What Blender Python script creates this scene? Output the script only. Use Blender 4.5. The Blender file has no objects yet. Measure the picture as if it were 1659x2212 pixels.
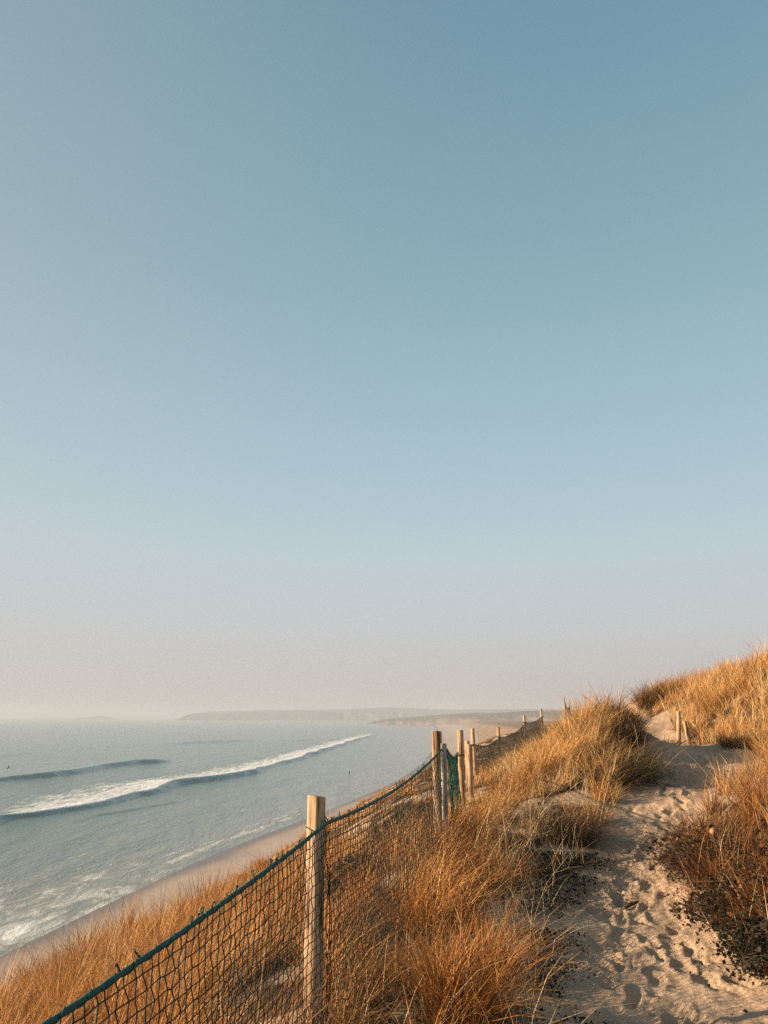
import bpy, math, random
import numpy as np
from mathutils import Vector, Matrix

SC = bpy.context.scene
COL = SC.collection
RNG = np.random.default_rng(7)
random.seed(7)
R = math.radians

# ------------------------------------------------------------------ camera
PITCH = R(15.4)
F = 740.0
cam_d = bpy.data.cameras.new("camera")
cam = bpy.data.objects.new("camera", cam_d)
COL.objects.link(cam)
cam_d.sensor_fit = 'VERTICAL'
cam_d.sensor_height = 36.0
cam_d.lens = 36.0 * F / 1024.0
cam_d.clip_start = 0.05
cam_d.clip_end = 60000
cam.location = (0, 0, 0)
cam.rotation_euler = (R(90) + PITCH, 0, 0)
SC.camera = cam

# ------------------------------------------------------------------ sky + sun
SUN_EL, SUN_AZ = R(16.5), R(265.5)         # azimuth clockwise from +Y
TO_SUN = Vector((math.sin(SUN_AZ) * math.cos(SUN_EL), math.cos(SUN_AZ) * math.cos(SUN_EL), math.sin(SUN_EL)))
world = bpy.data.worlds.new("World")
SC.world = world
world.use_nodes = True
wn, wl = world.node_tree.nodes, world.node_tree.links
bg = wn["Background"]
sky = wn.new("ShaderNodeTexSky")
sky.sky_type = 'NISHITA'
sky.sun_disc = False
sky.sun_elevation = SUN_EL
sky.sun_rotation = SUN_AZ
sky.altitude = 30
sky.air_density = 1.0
sky.dust_density = 2.0
sky.ozone_density = 1.0


def lin(r, g, b):
    f = lambda c: (c / 255) / 12.92 if c <= 10 else ((c / 255 + 0.055) / 1.055) ** 2.4
    return (f(r), f(g), f(b))


# milky coastal sky: the clear-air Sky Texture blended with a sea-mist gradient by elevation, warmer towards the sun
wco = wn.new("ShaderNodeTexCoord")
wsep = wn.new("ShaderNodeSeparateXYZ")
wl.new(wco.outputs["Generated"], wsep.inputs[0])
wr = wn.new("ShaderNodeValToRGB")
stops = [(0.0, (196, 188, 184)), (.035, (195, 191, 189)), (.113, (196, 200, 203)), (.203, (188, 205, 213)), (.324, (168, 196, 208)), (.54, (138, 173, 186)), (.755, (110, 151, 170)), (1.0, (48, 84, 118))]  # zenith stop, above the frame, darkened to cut ambient light
el = wr.color_ramp.elements
while len(el) < len(stops):
    el.new(.5)
for e_, (p_, c_) in zip(el, stops):
    e_.position = p_
    e_.color = (*lin(*c_), 1)
wl.new(wsep.outputs[2], wr.inputs[0])
wdot = wn.new("ShaderNodeVectorMath"); wdot.operation = 'DOT_PRODUCT'
wl.new(wco.outputs["Generated"], wdot.inputs[0])
wdot.inputs[1].default_value = TO_SUN
wmr = wn.new("ShaderNodeMapRange"); wmr.interpolation_type = 'SMOOTHSTEP'
wmr.inputs[1].default_value = -0.12; wmr.inputs[2].default_value = 1.0; wmr.inputs[3].default_value = 0.0; wmr.inputs[4].default_value = 0.30
wl.new(wdot.outputs["Value"], wmr.inputs[0])
wm1 = wn.new("ShaderNodeMix"); wm1.data_type = 'RGBA'
wl.new(wmr.outputs[0], wm1.inputs[0]); wl.new(wr.outputs[0], wm1.inputs[6]); wm1.inputs[7].default_value = (*lin(212, 202, 196), 1)
wsc = wn.new("ShaderNodeMix"); wsc.data_type = 'RGBA'; wsc.blend_type = 'MULTIPLY'
wsc.inputs[0].default_value = 1.0
wl.new(wm1.outputs[2], wsc.inputs[6]); wsc.inputs[7].default_value = (10, 10, 10, 1)
wm2 = wn.new("ShaderNodeMix"); wm2.data_type = 'RGBA'
wm2.inputs[0].default_value = 0.94
wl.new(sky.outputs[0], wm2.inputs[6]); wl.new(wsc.outputs[2], wm2.inputs[7])
wl.new(wm2.outputs[2], bg.inputs[0])
bg.inputs[1].default_value = 0.050

sun_d = bpy.data.lights.new("sun", 'SUN')
sun_d.energy = 5.0
sun_d.angle = R(0.55)
sun_d.color = (1.0, 0.79, 0.55)
sun = bpy.data.objects.new("sun", sun_d)
COL.objects.link(sun)
sun.rotation_euler = (-TO_SUN).to_track_quat('-Z', 'Y').to_euler()

SC.view_settings.view_transform = 'Standard'
SC.view_settings.look = 'None'
SC.view_settings.exposure = 1.04
SC.view_settings.gamma = 1.0
SC.render.engine = 'CYCLES'
SC.cycles.max_bounces = 6
SC.cycles.diffuse_bounces = 1
SC.cycles.glossy_bounces = 2
SC.cycles.transmission_bounces = 3
SC.cycles.volume_bounces = 1
SC.cycles.transparent_max_bounces = 8
SC.cycles.use_denoising = False

# ------------------------------------------------------------------ helpers
ST, CT = math.sin(PITCH), math.cos(PITCH)
SEA = -26.0


def W(u, v, Y):
    """World point seen at pixel (u, v) of the 768x1024 frame, at depth Y."""
    a, b = (u - 384.0) / F, (512.0 - v) / F
    t = Y / (CT - ST * b)
    return np.array([a * t, Y, (ST + CT * b) * t])


def on_sea(u, v, z=SEA):
    a, b = (u - 384.0) / F, (512.0 - v) / F
    t = z / (ST + CT * b)
    return np.array([a * t, (CT - ST * b) * t])


def Q(qx, qy):
    return qx * 768 / 1659.0, qy * 1024 / 2212.0


def hash2(ix, iy, seed):
    h = (ix.astype(np.int64) * 374761393 + iy.astype(np.int64) * 668265263 + seed * 974711) & 0xFFFFFFFF
    h = ((h ^ (h >> 13)) * 1274126177) & 0xFFFFFFFF
    h = h ^ (h >> 16)
    return (h & 0xFFFFFF) / float(0xFFFFFF)


def vnoise(x, y, seed=0):
    x, y = np.asarray(x, float), np.asarray(y, float)
    ix, iy = np.floor(x), np.floor(y)
    fx, fy = x - ix, y - iy
    fx = fx * fx * fx * (fx * (fx * 6 - 15) + 10)
    fy = fy * fy * fy * (fy * (fy * 6 - 15) + 10)
    a, b = hash2(ix, iy, seed), hash2(ix + 1, iy, seed)
    c, d = hash2(ix, iy + 1, seed), hash2(ix + 1, iy + 1, seed)
    return (a + (b - a) * fx) * (1 - fy) + (c + (d - c) * fx) * fy


def fbm(x, y, octaves=4, seed=0):
    s, amp, tot = 0, 1.0, 0
    for k in range(octaves):
        s = s + amp * (vnoise(x * 2 ** k + 17.3 * k, y * 2 ** k - 9.1 * k, seed + k) * 2 - 1)
        tot += amp
        amp *= 0.5
    return s / tot


def sstep(a, b, x):
    t = np.clip((np.asarray(x, float) - a) / (b - a), 0, 1)
    return t * t * (3 - 2 * t)


def smin(a, b, k):
    h = np.clip(0.5 + 0.5 * (b - a) / k, 0, 1)
    return b + (a - b) * h - k * h * (1 - h)


def mesh_obj(name, verts, quads=None, tris=None, mat=None, parent=None, smooth=False, attrs=None):
    me = bpy.data.meshes.new(name)
    verts = np.asarray(verts, np.float32)
    me.vertices.add(len(verts))
    me.vertices.foreach_set("co", verts.ravel())
    idx, starts, tot = [], [], 0
    for arr, n in ((quads, 4), (tris, 3)):
        if arr is not None and len(arr):
            arr = np.asarray(arr, np.int32)
            idx.append(arr.ravel())
            starts.append(tot + np.arange(len(arr), dtype=np.int32) * n)
            tot += arr.size
    idx, starts = np.concatenate(idx), np.concatenate(starts)
    me.loops.add(len(idx))
    me.loops.foreach_set("vertex_index", idx)
    me.polygons.add(len(starts))
    me.polygons.foreach_set("loop_start", starts)
    if smooth:
        me.polygons.foreach_set("use_smooth", np.ones(len(starts), bool))
    for an, (kind, data) in (attrs or {}).items():
        at = me.attributes.new(an, kind, 'POINT')
        if kind == 'FLOAT':
            at.data.foreach_set("value", np.asarray(data, np.float32))
        else:
            c = np.ones((len(verts), 4), np.float32)
            c[:, :3] = data
            at.data.foreach_set("color", c.ravel())
    me.update(calc_edges=True)
    me.validate()
    o = bpy.data.objects.new(name, me)
    if mat:
        me.materials.append(mat)
    COL.objects.link(o)
    if parent:
        o.parent = parent
    return o


def tag(o, label=None, cat=None, group=None, kind=None):
    if label:
        o["label"] = label
    if cat:
        o["category"] = cat
    if group:
        o["group"] = group
    if kind:
        o["kind"] = kind
    return o


def empty(name, loc, label, cat, group=None):
    o = bpy.data.objects.new(name, None)
    COL.objects.link(o)
    o.location = loc
    o.empty_display_size = 0.2
    return tag(o, label, cat, group)


def grid_faces(nr, nc):
    r, c = np.meshgrid(np.arange(nr - 1), np.arange(nc - 1), indexing='ij')
    i = (r * nc + c).ravel()
    return np.stack([i, i + 1, i + nc + 1, i + nc], 1)


class Tubes:
    """Collects prisms, tubes and quads into one mesh."""

    def __init__(self):
        self.v, self.q, self.n = [], [], 0

    def segs(self, A, B, rad, sides=4):
        A, B = np.asarray(A, float), np.asarray(B, float)
        d = B - A
        d = d / np.maximum(np.linalg.norm(d, axis=1, keepdims=True), 1e-9)
        ref = np.where(np.abs(d[:, 2:3]) > 0.8, np.array([[1., 0, 0]]), np.array([[0, 0, 1.]]))
        p = np.cross(d, ref)
        p /= np.linalg.norm(p, axis=1, keepdims=True)
        s = np.cross(d, p)
        n = len(A)
        ring = []
        for E in (A, B):
            for k in range(sides):
                a = 2 * math.pi * k / sides
                ring.append(E + rad * (math.cos(a) * p + math.sin(a) * s))
        V = np.stack(ring, 1)
        base = self.n + np.arange(n)[:, None] * 2 * sides
        for k in range(sides):
            k2 = (k + 1) % sides
            self.q.append(np.concatenate([base + k, base + k2, base + sides + k2, base + sides + k], 1))
        self.v.append(V.reshape(-1, 3))
        self.n += n * 2 * sides

    def tube(self, P, rad, sides=8, cap=True):
        P = np.asarray(P, float)
        n = len(P)
        rad = np.broadcast_to(np.asarray(rad, float), (n,)).copy()
        T = np.gradient(P, axis=0)
        T /= np.maximum(np.linalg.norm(T, axis=1, keepdims=True), 1e-9)
        ref = np.array([0.13, 0.31, 0.94]) if abs(T[:, 2].mean()) < 0.8 else np.array([0.9, 0.4, 0.1])
        p = np.cross(T, ref)
        p /= np.linalg.norm(p, axis=1, keepdims=True)
        s = np.cross(T, p)
        if cap:
            P = np.concatenate([P[:1], P, P[-1:]])
            rad = np.concatenate([[1e-4], rad, [1e-4]])
            p, s = np.concatenate([p[:1], p, p[-1:]]), np.concatenate([s[:1], s, s[-1:]])
            n += 2
        a = np.arange(sides) * 2 * math.pi / sides
        V = P[:, None] + rad[:, None, None] * (np.cos(a)[None, :, None] * p[:, None] + np.sin(a)[None, :, None] * s[:, None])
        i = np.arange(n - 1)[:, None] * sides
        k = np.arange(sides)[None]
        k2 = (k + 1) % sides
        q = np.stack([i + k, i + k2, i + sides + k2, i + sides + k], -1).reshape(-1, 4) + self.n
        self.v.append(V.reshape(-1, 3))
        self.q.append(q)
        self.n += n * sides

    def build(self, name, mat, parent=None, smooth=True, origin=None):
        V = np.concatenate(self.v)
        if origin is not None:
            V = V - np.asarray(origin)
        return mesh_obj(name, V, np.concatenate(self.q), None, mat, parent, smooth)


# ------------------------------------------------------------------ materials
def new_mat(name):
    m = bpy.data.materials.new(name)
    m.use_nodes = True
    nt = m.node_tree
    nt.nodes.clear()
    out = nt.nodes.new("ShaderNodeOutputMaterial")
    return m, nt, out


def nd(nt, typ, **kw):
    n = nt.nodes.new(typ)
    for k, v in kw.items():
        if k.startswith("i_"):
            key = k[2:]
            n.inputs[int(key) if key.isdigit() else key].default_value = v
        else:
            setattr(n, k, v)
    return n


def ramp(nt, fac, stops):
    r = nt.nodes.new("ShaderNodeValToRGB")
    el = r.color_ramp.elements
    while len(el) < len(stops):
        el.new(0.5)
    for e, (p, c) in zip(el, stops):
        e.position = p
        e.color = (*c, 1) if len(c) == 3 else c
    nt.links.new(fac, r.inputs[0])
    return r


def mixc(nt, fac, a, b, blend='MIX'):
    m = nt.nodes.new("ShaderNodeMix")
    m.data_type = 'RGBA'
    m.blend_type = blend
    for sock, val in ((m.inputs[0], fac), (m.inputs[6], a), (m.inputs[7], b)):
        if hasattr(val, "links"):
            nt.links.new(val, sock)
        else:
            sock.default_value = (*val, 1) if isinstance(val, tuple) else val
    return m.outputs[2]


def sand_material():
    m, nt, out = new_mat("sand")
    L = nt.links.new
    co = nd(nt, "ShaderNodeTexCoord").outputs["Object"]
    n1 = nd(nt, "ShaderNodeTexNoise", i_Scale=1.3, i_Detail=6.0)
    L(co, n1.inputs["Vector"])
    base = ramp(nt, n1.outputs[0], [(0.3, (0.39, 0.260, 0.168)), (0.7, (0.52, 0.357, 0.236))]).outputs[0]
    n2 = nd(nt, "ShaderNodeTexNoise", i_Scale=90.0, i_Detail=3.0)
    L(co, n2.inputs["Vector"])
    sp = ramp(nt, n2.outputs[0], [(0.30, (0.55, 0.5, 0.45)), (0.44, (1, 1, 1))]).outputs[0]
    base = mixc(nt, 0.8, base, sp, 'MULTIPLY')
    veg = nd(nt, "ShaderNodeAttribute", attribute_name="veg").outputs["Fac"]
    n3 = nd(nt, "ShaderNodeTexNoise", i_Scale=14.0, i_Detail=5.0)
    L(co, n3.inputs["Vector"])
    lit = ramp(nt, n3.outputs[0], [(0.3, (0.022, 0.013, 0.007)), (0.7, (0.10, 0.052, 0.021))]).outputs[0]  # dark litter, deepened further so shade between clumps sits in the colour
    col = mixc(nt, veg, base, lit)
    bs = nd(nt, "ShaderNodeBsdfPrincipled", i_Roughness=0.95)
    bs.inputs["Specular IOR Level"].default_value = 0.15
    L(col, bs.inputs["Base Color"])
    n4 = nd(nt, "ShaderNodeTexNoise", i_Scale=22.0, i_Detail=8.0, i_Roughness=0.65)
    L(co, n4.inputs["Vector"])
    bp = nd(nt, "ShaderNodeBump", i_Strength=0.8, i_Distance=0.03)
    L(n4.outputs[0], bp.inputs["Height"])
    L(bp.outputs[0], bs.inputs["Normal"])
    L(bs.outputs[0], out.inputs[0])
    return m


def beach_material():
    m, nt, out = new_mat("beach_sand")
    L = nt.links.new
    wet = nd(nt, "ShaderNodeAttribute", attribute_name="wet").outputs["Fac"]
    co = nd(nt, "ShaderNodeTexCoord").outputs["Object"]
    n1 = nd(nt, "ShaderNodeTexNoise", i_Scale=0.15, i_Detail=6.0)
    L(co, n1.inputs["Vector"])
    dry = ramp(nt, n1.outputs[0], [(0.3, (0.35, 0.265, 0.205)), (0.7, (0.42, 0.325, 0.255))]).outputs[0]
    col = mixc(nt, wet, dry, (0.12, 0.10, 0.09))
    bs = nd(nt, "ShaderNodeBsdfPrincipled")
    L(col, bs.inputs["Base Color"])
    rr = nd(nt, "ShaderNodeMapRange", i_3=0.95, i_4=0.35)
    L(wet, rr.inputs[0])
    L(rr.outputs[0], bs.inputs["Roughness"])
    L(bs.outputs[0], out.inputs[0])
    return m


def blade_material(name, gain=1.0, trans=0.14):
    m, nt, out = new_mat(name)
    L = nt.links.new
    c = nd(nt, "ShaderNodeAttribute", attribute_name="tint").outputs["Color"]
    d = nd(nt, "ShaderNodeBsdfPrincipled", i_Roughness=0.6)
    d.inputs["Specular IOR Level"].default_value = 0.25
    L(c, d.inputs["Base Color"])
    t = nd(nt, "ShaderNodeBsdfTranslucent")
    L(c, t.inputs[0])
    mx = nd(nt, "ShaderNodeMixShader", i_0=trans)
    L(d.outputs[0], mx.inputs[1])
    L(t.outputs[0], mx.inputs[2])
    L(mx.outputs[0], out.inputs[0])
    return m


def wood_material(name, light, dark, streak):
    m, nt, out = new_mat(name)
    L = nt.links.new
    co = nd(nt, "ShaderNodeTexCoord").outputs["Object"]
    mp = nd(nt, "ShaderNodeMapping")
    mp.inputs["Scale"].default_value = (34, 34, 2.2)
    L(co, mp.inputs[0])
    n1 = nd(nt, "ShaderNodeTexNoise", i_Scale=1.0, i_Detail=7.0, i_Roughness=0.6)
    L(mp.outputs[0], n1.inputs["Vector"])
    base = ramp(nt, n1.outputs[0], [(0.39, streak), (0.46, dark), (0.58, light)]).outputs[0]
    n2 = nd(nt, "ShaderNodeTexNoise", i_Scale=5.0, i_Detail=4.0)
    L(co, n2.inputs["Vector"])
    v = ramp(nt, n2.outputs[0], [(0.3, (0.55, 0.46, 0.40)), (0.6, (1, 1, 1))]).outputs[0]
    col = mixc(nt, 0.75, base, v, 'MULTIPLY')
    bs = nd(nt, "ShaderNodeBsdfPrincipled", i_Roughness=0.85)
    bs.inputs["Specular IOR Level"].default_value = 0.2
    L(col, bs.inputs["Base Color"])
    bp = nd(nt, "ShaderNodeBump", i_Strength=0.6, i_Distance=0.006)
    L(n1.outputs[0], bp.inputs["Height"])
    L(bp.outputs[0], bs.inputs["Normal"])
    L(bs.outputs[0], out.inputs[0])
    return m


def plain(name, col, rough=0.7, var=0.25, scale=30.0, spec=0.3):
    m, nt, out = new_mat(name)
    L = nt.links.new
    co = nd(nt, "ShaderNodeTexCoord").outputs["Object"]
    n1 = nd(nt, "ShaderNodeTexNoise", i_Scale=scale, i_Detail=4.0)
    L(co, n1.inputs["Vector"])
    lo = tuple(c * (1 - var) for c in col)
    hi = tuple(min(1, c * (1 + var)) for c in col)
    r = ramp(nt, n1.outputs[0], [(0.3, lo), (0.7, hi)])
    bs = nd(nt, "ShaderNodeBsdfPrincipled", i_Roughness=rough)
    bs.inputs["Specular IOR Level"].default_value = spec
    L(r.outputs[0], bs.inputs["Base Color"])
    L(bs.outputs[0], out.inputs[0])
    return m


def sea_material():
    m, nt, out = new_mat("sea_water")
    L = nt.links.new
    co = nd(nt, "ShaderNodeTexCoord").outputs["Object"]
    sh = nd(nt, "ShaderNodeAttribute", attribute_name="shallow").outputs["Fac"]
    fo = nd(nt, "ShaderNodeAttribute", attribute_name="foam").outputs["Fac"]
    body = mixc(nt, sh, (0.036, 0.115, 0.100), (0.20, 0.215, 0.175))
    crest_glow = nd(nt, "ShaderNodeAttribute", attribute_name="crest").outputs["Fac"]
    body = mixc(nt, crest_glow, body, (0.050, 0.30, 0.255))  # thin-water teal, with light glowing through the crest put into it
    bs = nd(nt, "ShaderNodeBsdfPrincipled", i_Roughness=0.16, i_IOR=1.33)
    mp = nd(nt, "ShaderNodeMapping")
    mp.inputs["Rotation"].default_value = (0, 0, R(-8))
    mp.inputs["Scale"].default_value = (1.0, 0.35, 1.0)
    L(co, mp.inputs[0])
    n1 = nd(nt, "ShaderNodeTexNoise", i_Scale=0.9, i_Detail=6.0, i_Roughness=0.6)
    L(mp.outputs[0], n1.inputs["Vector"])
    n2 = nd(nt, "ShaderNodeTexNoise", i_Scale=0.10, i_Detail=4.0)
    L(mp.outputs[0], n2.inputs["Vector"])
    ad = nd(nt, "ShaderNodeMath", operation='MULTIPLY_ADD', i_1=5.0)
    L(n2.outputs[0], ad.inputs[0])
    L(n1.outputs[0], ad.inputs[2])
    bp = nd(nt, "ShaderNodeBump", i_Strength=0.9, i_Distance=0.42)
    L(ad.outputs[0], bp.inputs["Height"])
    # lacy foam: the attribute says how much, the noise says where
    n3 = nd(nt, "ShaderNodeTexNoise", i_Scale=0.30, i_Detail=10.0, i_Roughness=0.78, i_Distortion=0.6)
    L(mp.outputs[0], n3.inputs["Vector"])
    s = nd(nt, "ShaderNodeMath", operation='ADD')
    L(fo, s.inputs[0])
    L(n3.outputs[0], s.inputs[1])
    mr = nd(nt, "ShaderNodeMapRange", interpolation_type='SMOOTHSTEP', i_1=0.86, i_2=1.14)
    L(s.outputs[0], mr.inputs[0])
    col = mixc(nt, mr.outputs[0], body, (0.66, 0.66, 0.65))
    L(col, bs.inputs["Base Color"])
    rr = nd(nt, "ShaderNodeMapRange", i_3=0.16, i_4=0.9)
    L(mr.outputs[0], rr.inputs[0])
    L(rr.outputs[0], bs.inputs["Roughness"])
    b2 = nd(nt, "ShaderNodeBump", i_Strength=0.6, i_Distance=0.5)
    L(mr.outputs[0], b2.inputs["Height"])
    L(bp.outputs[0], b2.inputs["Normal"])
    L(b2.outputs[0], bs.inputs["Normal"])
    L(bs.outputs[0], out.inputs[0])
    return m


def land_material(name, top, cliff):
    m, nt, out = new_mat(name)
    L = nt.links.new
    ge = nd(nt, "ShaderNodeNewGeometry")
    sx = nd(nt, "ShaderNodeSeparateXYZ")
    L(ge.outputs["Normal"], sx.inputs[0])
    n1 = nd(nt, "ShaderNodeTexNoise", i_Scale=0.012, i_Detail=8.0, i_Roughness=0.65)
    co = nd(nt, "ShaderNodeTexCoord").outputs["Object"]
    L(co, n1.inputs["Vector"])
    ad = nd(nt, "ShaderNodeMath", operation='MULTIPLY_ADD', i_1=0.9)
    L(n1.outputs[0], ad.inputs[0])
    L(sx.outputs[2], ad.inputs[2])
    f = nd(nt, "ShaderNodeMapRange", i_1=0.95, i_2=1.3)
    L(ad.outputs[0], f.inputs[0])
    tp = ramp(nt, n1.outputs[0], [(0.35, tuple(c * 0.6 for c in top)), (0.55, top), (0.68, tuple(min(1, c * 2.2) for c in top))]).outputs[0]
    col = mixc(nt, f.outputs[0], cliff, tp)
    bs = nd(nt, "ShaderNodeBsdfPrincipled", i_Roughness=0.95)
    L(col, bs.inputs["Base Color"])
    L(bs.outputs[0], out.inputs[0])
    return m


M_SAND = sand_material()
M_BEACH = beach_material()
M_BLADE = blade_material("dry_grass")
M_LEAF = blade_material("dark_leaves", trans=0.2)
M_POST = wood_material("post_wood", (0.56, 0.38, 0.245), (0.41, 0.25, 0.145), (0.085, 0.045, 0.026))
M_PLANK = wood_material("plank_wood", (0.42, 0.38, 0.35), (0.30, 0.27, 0.24), (0.10, 0.085, 0.075))
M_ROPE = plain("green_rope", (0.004, 0.062, 0.052), 0.55, 0.4, 90)
M_NET = plain("net_cord", (0.008, 0.022, 0.017), 0.7, 0.4, 40)
M_NETG = plain("green_net_cord", (0.008, 0.075, 0.050), 0.7, 0.4, 40)
M_NETF = plain("faded_net_cord", (0.05, 0.042, 0.026), 0.8, 0.4, 40)
M_TWIG = plain("twig_bark", (0.10, 0.065, 0.04), 0.9, 0.4, 25)
M_DARK = plain("wet_neoprene", (0.02, 0.022, 0.026), 0.5)
M_BIRD = plain("bird_plumage", (0.03, 0.03, 0.034), 0.7)
M_SEA = sea_material()
M_LAND = land_material("headland_turf", (0.05, 0.06, 0.035), (0.14, 0.11, 0.09))
M_COAST = land_material("far_coast_turf", (0.075, 0.065, 0.042), (0.17, 0.12, 0.095))

# ------------------------------------------------------------------ the lie of the land
PATH = np.array([  # x, y, half width
    (1.20, 1.0, .75), (1.32, 3.0, .65), (1.43, 4.3, .50), (1.74, 6.0, .40), (2.08, 7.0, .33), (2.63, 8.0, .24), (3.18, 9.3, .36), (4.62, 12.0, .50),
    (5.6, 13.8, .75), (5.9, 15.5, .52), (6.6, 18.5, .34), (7.7, 22.0, .34), (9.0, 25.0, .34), (8.9, 27.5, .4), (9.3, 30, .5), (10.0, 33, .6)])
_pp = []
for _a, _b in zip(PATH[:-1], PATH[1:]):
    for _t in np.linspace(0, 1, 24, endpoint=False):
        _pp.append(_a + (_b - _a) * _t)
PATH_D = np.array(_pp)


def path_dist(x, y):
    """distance from the path's edge, negative on the path"""
    x, y = np.asarray(x, float), np.asarray(y, float)
    sh = x.shape
    x, y = x.ravel(), y.ravel()
    best = np.full(x.shape, 1e9)
    near = (y < 38) & (np.abs(x) < 20) & (y > -3)
    bx, by = x[near], y[near]
    bb = np.full(bx.shape, 1e9)
    for px, py, w in PATH_D:
        np.minimum(bb, np.hypot(bx - px, by - py) - w, out=bb)
    best[near] = bb
    best[~near] = 5.0
    return best.reshape(sh)


CTRL = []


def cp(u, v, Y, dz=0.0):
    p = W(u, v, Y)
    CTRL.append((p[0], p[1], p[2] + dz))


# the path
cp(685, 1024, 4.3); cp(560, 1024, 4.4); cp(768, 1024, 4.0); cp(648, 926, 6.0); cp(560, 926, 6.1)
cp(616, 870, 7.6); cp(644, 857, 8.0); cp(657, 829, 9.2); cp(694, 782, 12.0); cp(713, 761, 13.8); cp(695, 743, 15.5); cp(665, 744, 15.3)
CTRL += [(6.4, 18.3, -.78), (0, 0, -1.6), (1.3, 1.5, -1.58), (0, 2.5, -1.58), (2.5, 1, -1.4)]
cp(657, 722, 22.0); cp(665, 713, 25.0)
# the mound between fence and path
cp(604, 690, 14.5, -.26); cp(618, 695, 14.6, -.28); cp(575, 709, 15, -.62); cp(532, 741, 13.5, -.50); cp(491, 778, 11.8, -.35); cp(579, 796, 10.3); cp(579, 764, 11.3, -.25)
cp(590, 735, 12.6, -.4); cp(602, 710, 13.8, -.5); cp(644, 759, 12.2, -.3); cp(634, 731.5, 14, -.45); cp(560, 715, 16, -.5)
cp(468, 829, 9.4); cp(556, 857, 8.2); cp(509, 857, 8.0)
# the slope to the right
cp(741, 759, 13.5); cp(768, 722, 14.5, -.5); cp(768, 648, 19, -.36); cp(768, 690, 16.5, -.6); cp(750, 685, 17, -.6)
cp(685, 671, 26, -.7); cp(630, 685, 30, -.7); cp(657, 699, 26, -.6); cp(713, 722, 17.5, -.4); cp(718, 694.5, 20.5, -.6)
CTRL += [(3.6, 7, -.95), (3.0, 5.2, -1.15), (4.5, 9, -.90), (5.6, 10.5, -.82), (5, 6, -.6), (7, 9, -.3), (9, 13, .0), (12, 16, .9),
         (12, 10, .4), (15, 22, 1.6), (14, 30, 1.5), (8.6, 32, -.5), (12, 45, .0), (9.8, 45, -.3), (7, 35, -.5), (8.5, 42, -.45), (14, 62, -.5), (4, 2, -1.0),
         (9.2, 29, -.5), (8.3, 26, -.4), (9.0, 36, -.6), (10, 38, -.45), (4.5, 19, -1.05), (5.3, 23, -1.0), (5.9, 20, -.95), (20, 40, 1.8), (20, 55, 1.2), (18, 5, .8)]
# along the fence and the seaward side
CTRL += [(-.35, 4.2, -1.52), (.56, 7.7, -1.2), (1.05, 10.9, -1.25), (1.5, 13, -1.2), (1.85, 16, -1.15), (3.1, 21, -1.35), (4.8, 26, -1.1), (5.95, 29, -.9), (12.9, 55, -.1),
         (-4.2, 9, -3.2), (-3.2, 11, -3.05), (-1.4, 14, -2.45), (1.2, 20, -1.7), (4.0, 32, -1.3), (7, 45, -1.5), (.22, 9.6, -1.55),
         (-1.5, 4, -1.85), (-2.5, 6, -2.4), (-1, 8, -1.9), (-3, 4, -2.4), (-5, 5, -3.3), (-1.2, 1, -1.8), (-3, 1, -2.5), (-.9, 11, -1.95), (.3, 15, -1.6)]
CTRL = np.array(CTRL)


def tps_fit(P, z, lam):
    d = np.hypot(P[:, None, 0] - P[None, :, 0], P[:, None, 1] - P[None, :, 1])
    K = d + lam * np.eye(len(P))      # linear kernel with smoothing
    K = np.sqrt(d * d + 0.8)
    A = np.zeros((len(P) + 3, len(P) + 3))
    A[:len(P), :len(P)] = K - lam * np.eye(len(P))
    A[:len(P), len(P)] = 1
    A[:len(P), len(P) + 1:] = P
    A[len(P):, :len(P)] = A[:len(P), len(P):].T
    return np.linalg.solve(A, np.concatenate([z, [0, 0, 0]]))


_WT = tps_fit(CTRL[:, :2], CTRL[:, 2], 0.15)


def tps(x, y):
    s = _WT[len(CTRL)] + _WT[len(CTRL) + 1] * x + _WT[len(CTRL) + 2] * y
    for (px, py, _), w in zip(CTRL, _WT):
        s = s + w * np.sqrt((x - px) ** 2 + (y - py) ** 2 + 0.8)
    return s


CREST_Y = np.array([-60, -20, 0, 9, 11, 14, 20, 32, 45, 60, 100, 200, 323, 438, 830, 1600, 3000, 12000.])
CREST_X = np.array([-12, -8, -5.5, -4.2, -3.2, -1.4, 1.0, 3.6, 6.6, 9, 15, 36, 62, 80, 125, 190, 300, 900.])
CREST_Z = np.array([-3.6, -3.5, -3.4, -3.1, -2.95, -2.4, -1.65, -1.35, -1.3, -1.6, -2.4, -4, -6, -7, -10, -14, -14, -14])

SHORE_Y = np.array([-600, -200, 0, 102, 169, 214, 323, 438, 830, 1600, 2950, 12000.])
SHORE_X = np.array([-130, -75, -56, -45, -34, -21, 2.5, 18.5, 57, 105, 180, 600.])
_ty = np.arange(-600, 4000, 4.0)
_tx = np.interp(_ty, SHORE_Y, SHORE_X)
_k = np.exp(-0.5 * (np.arange(-12, 13) / 5.0) ** 2)
_tx = np.convolve(np.pad(_tx, 12, mode='edge'), _k / _k.sum(), 'valid')


def shore_x(y):
    return np.where(np.asarray(y) < 3900, np.interp(y, _ty, _tx), np.interp(y, SHORE_Y, SHORE_X))


def crest_d(x, y):
    return (np.interp(y, CREST_Y, CREST_X) - x) * 0.93


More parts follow.
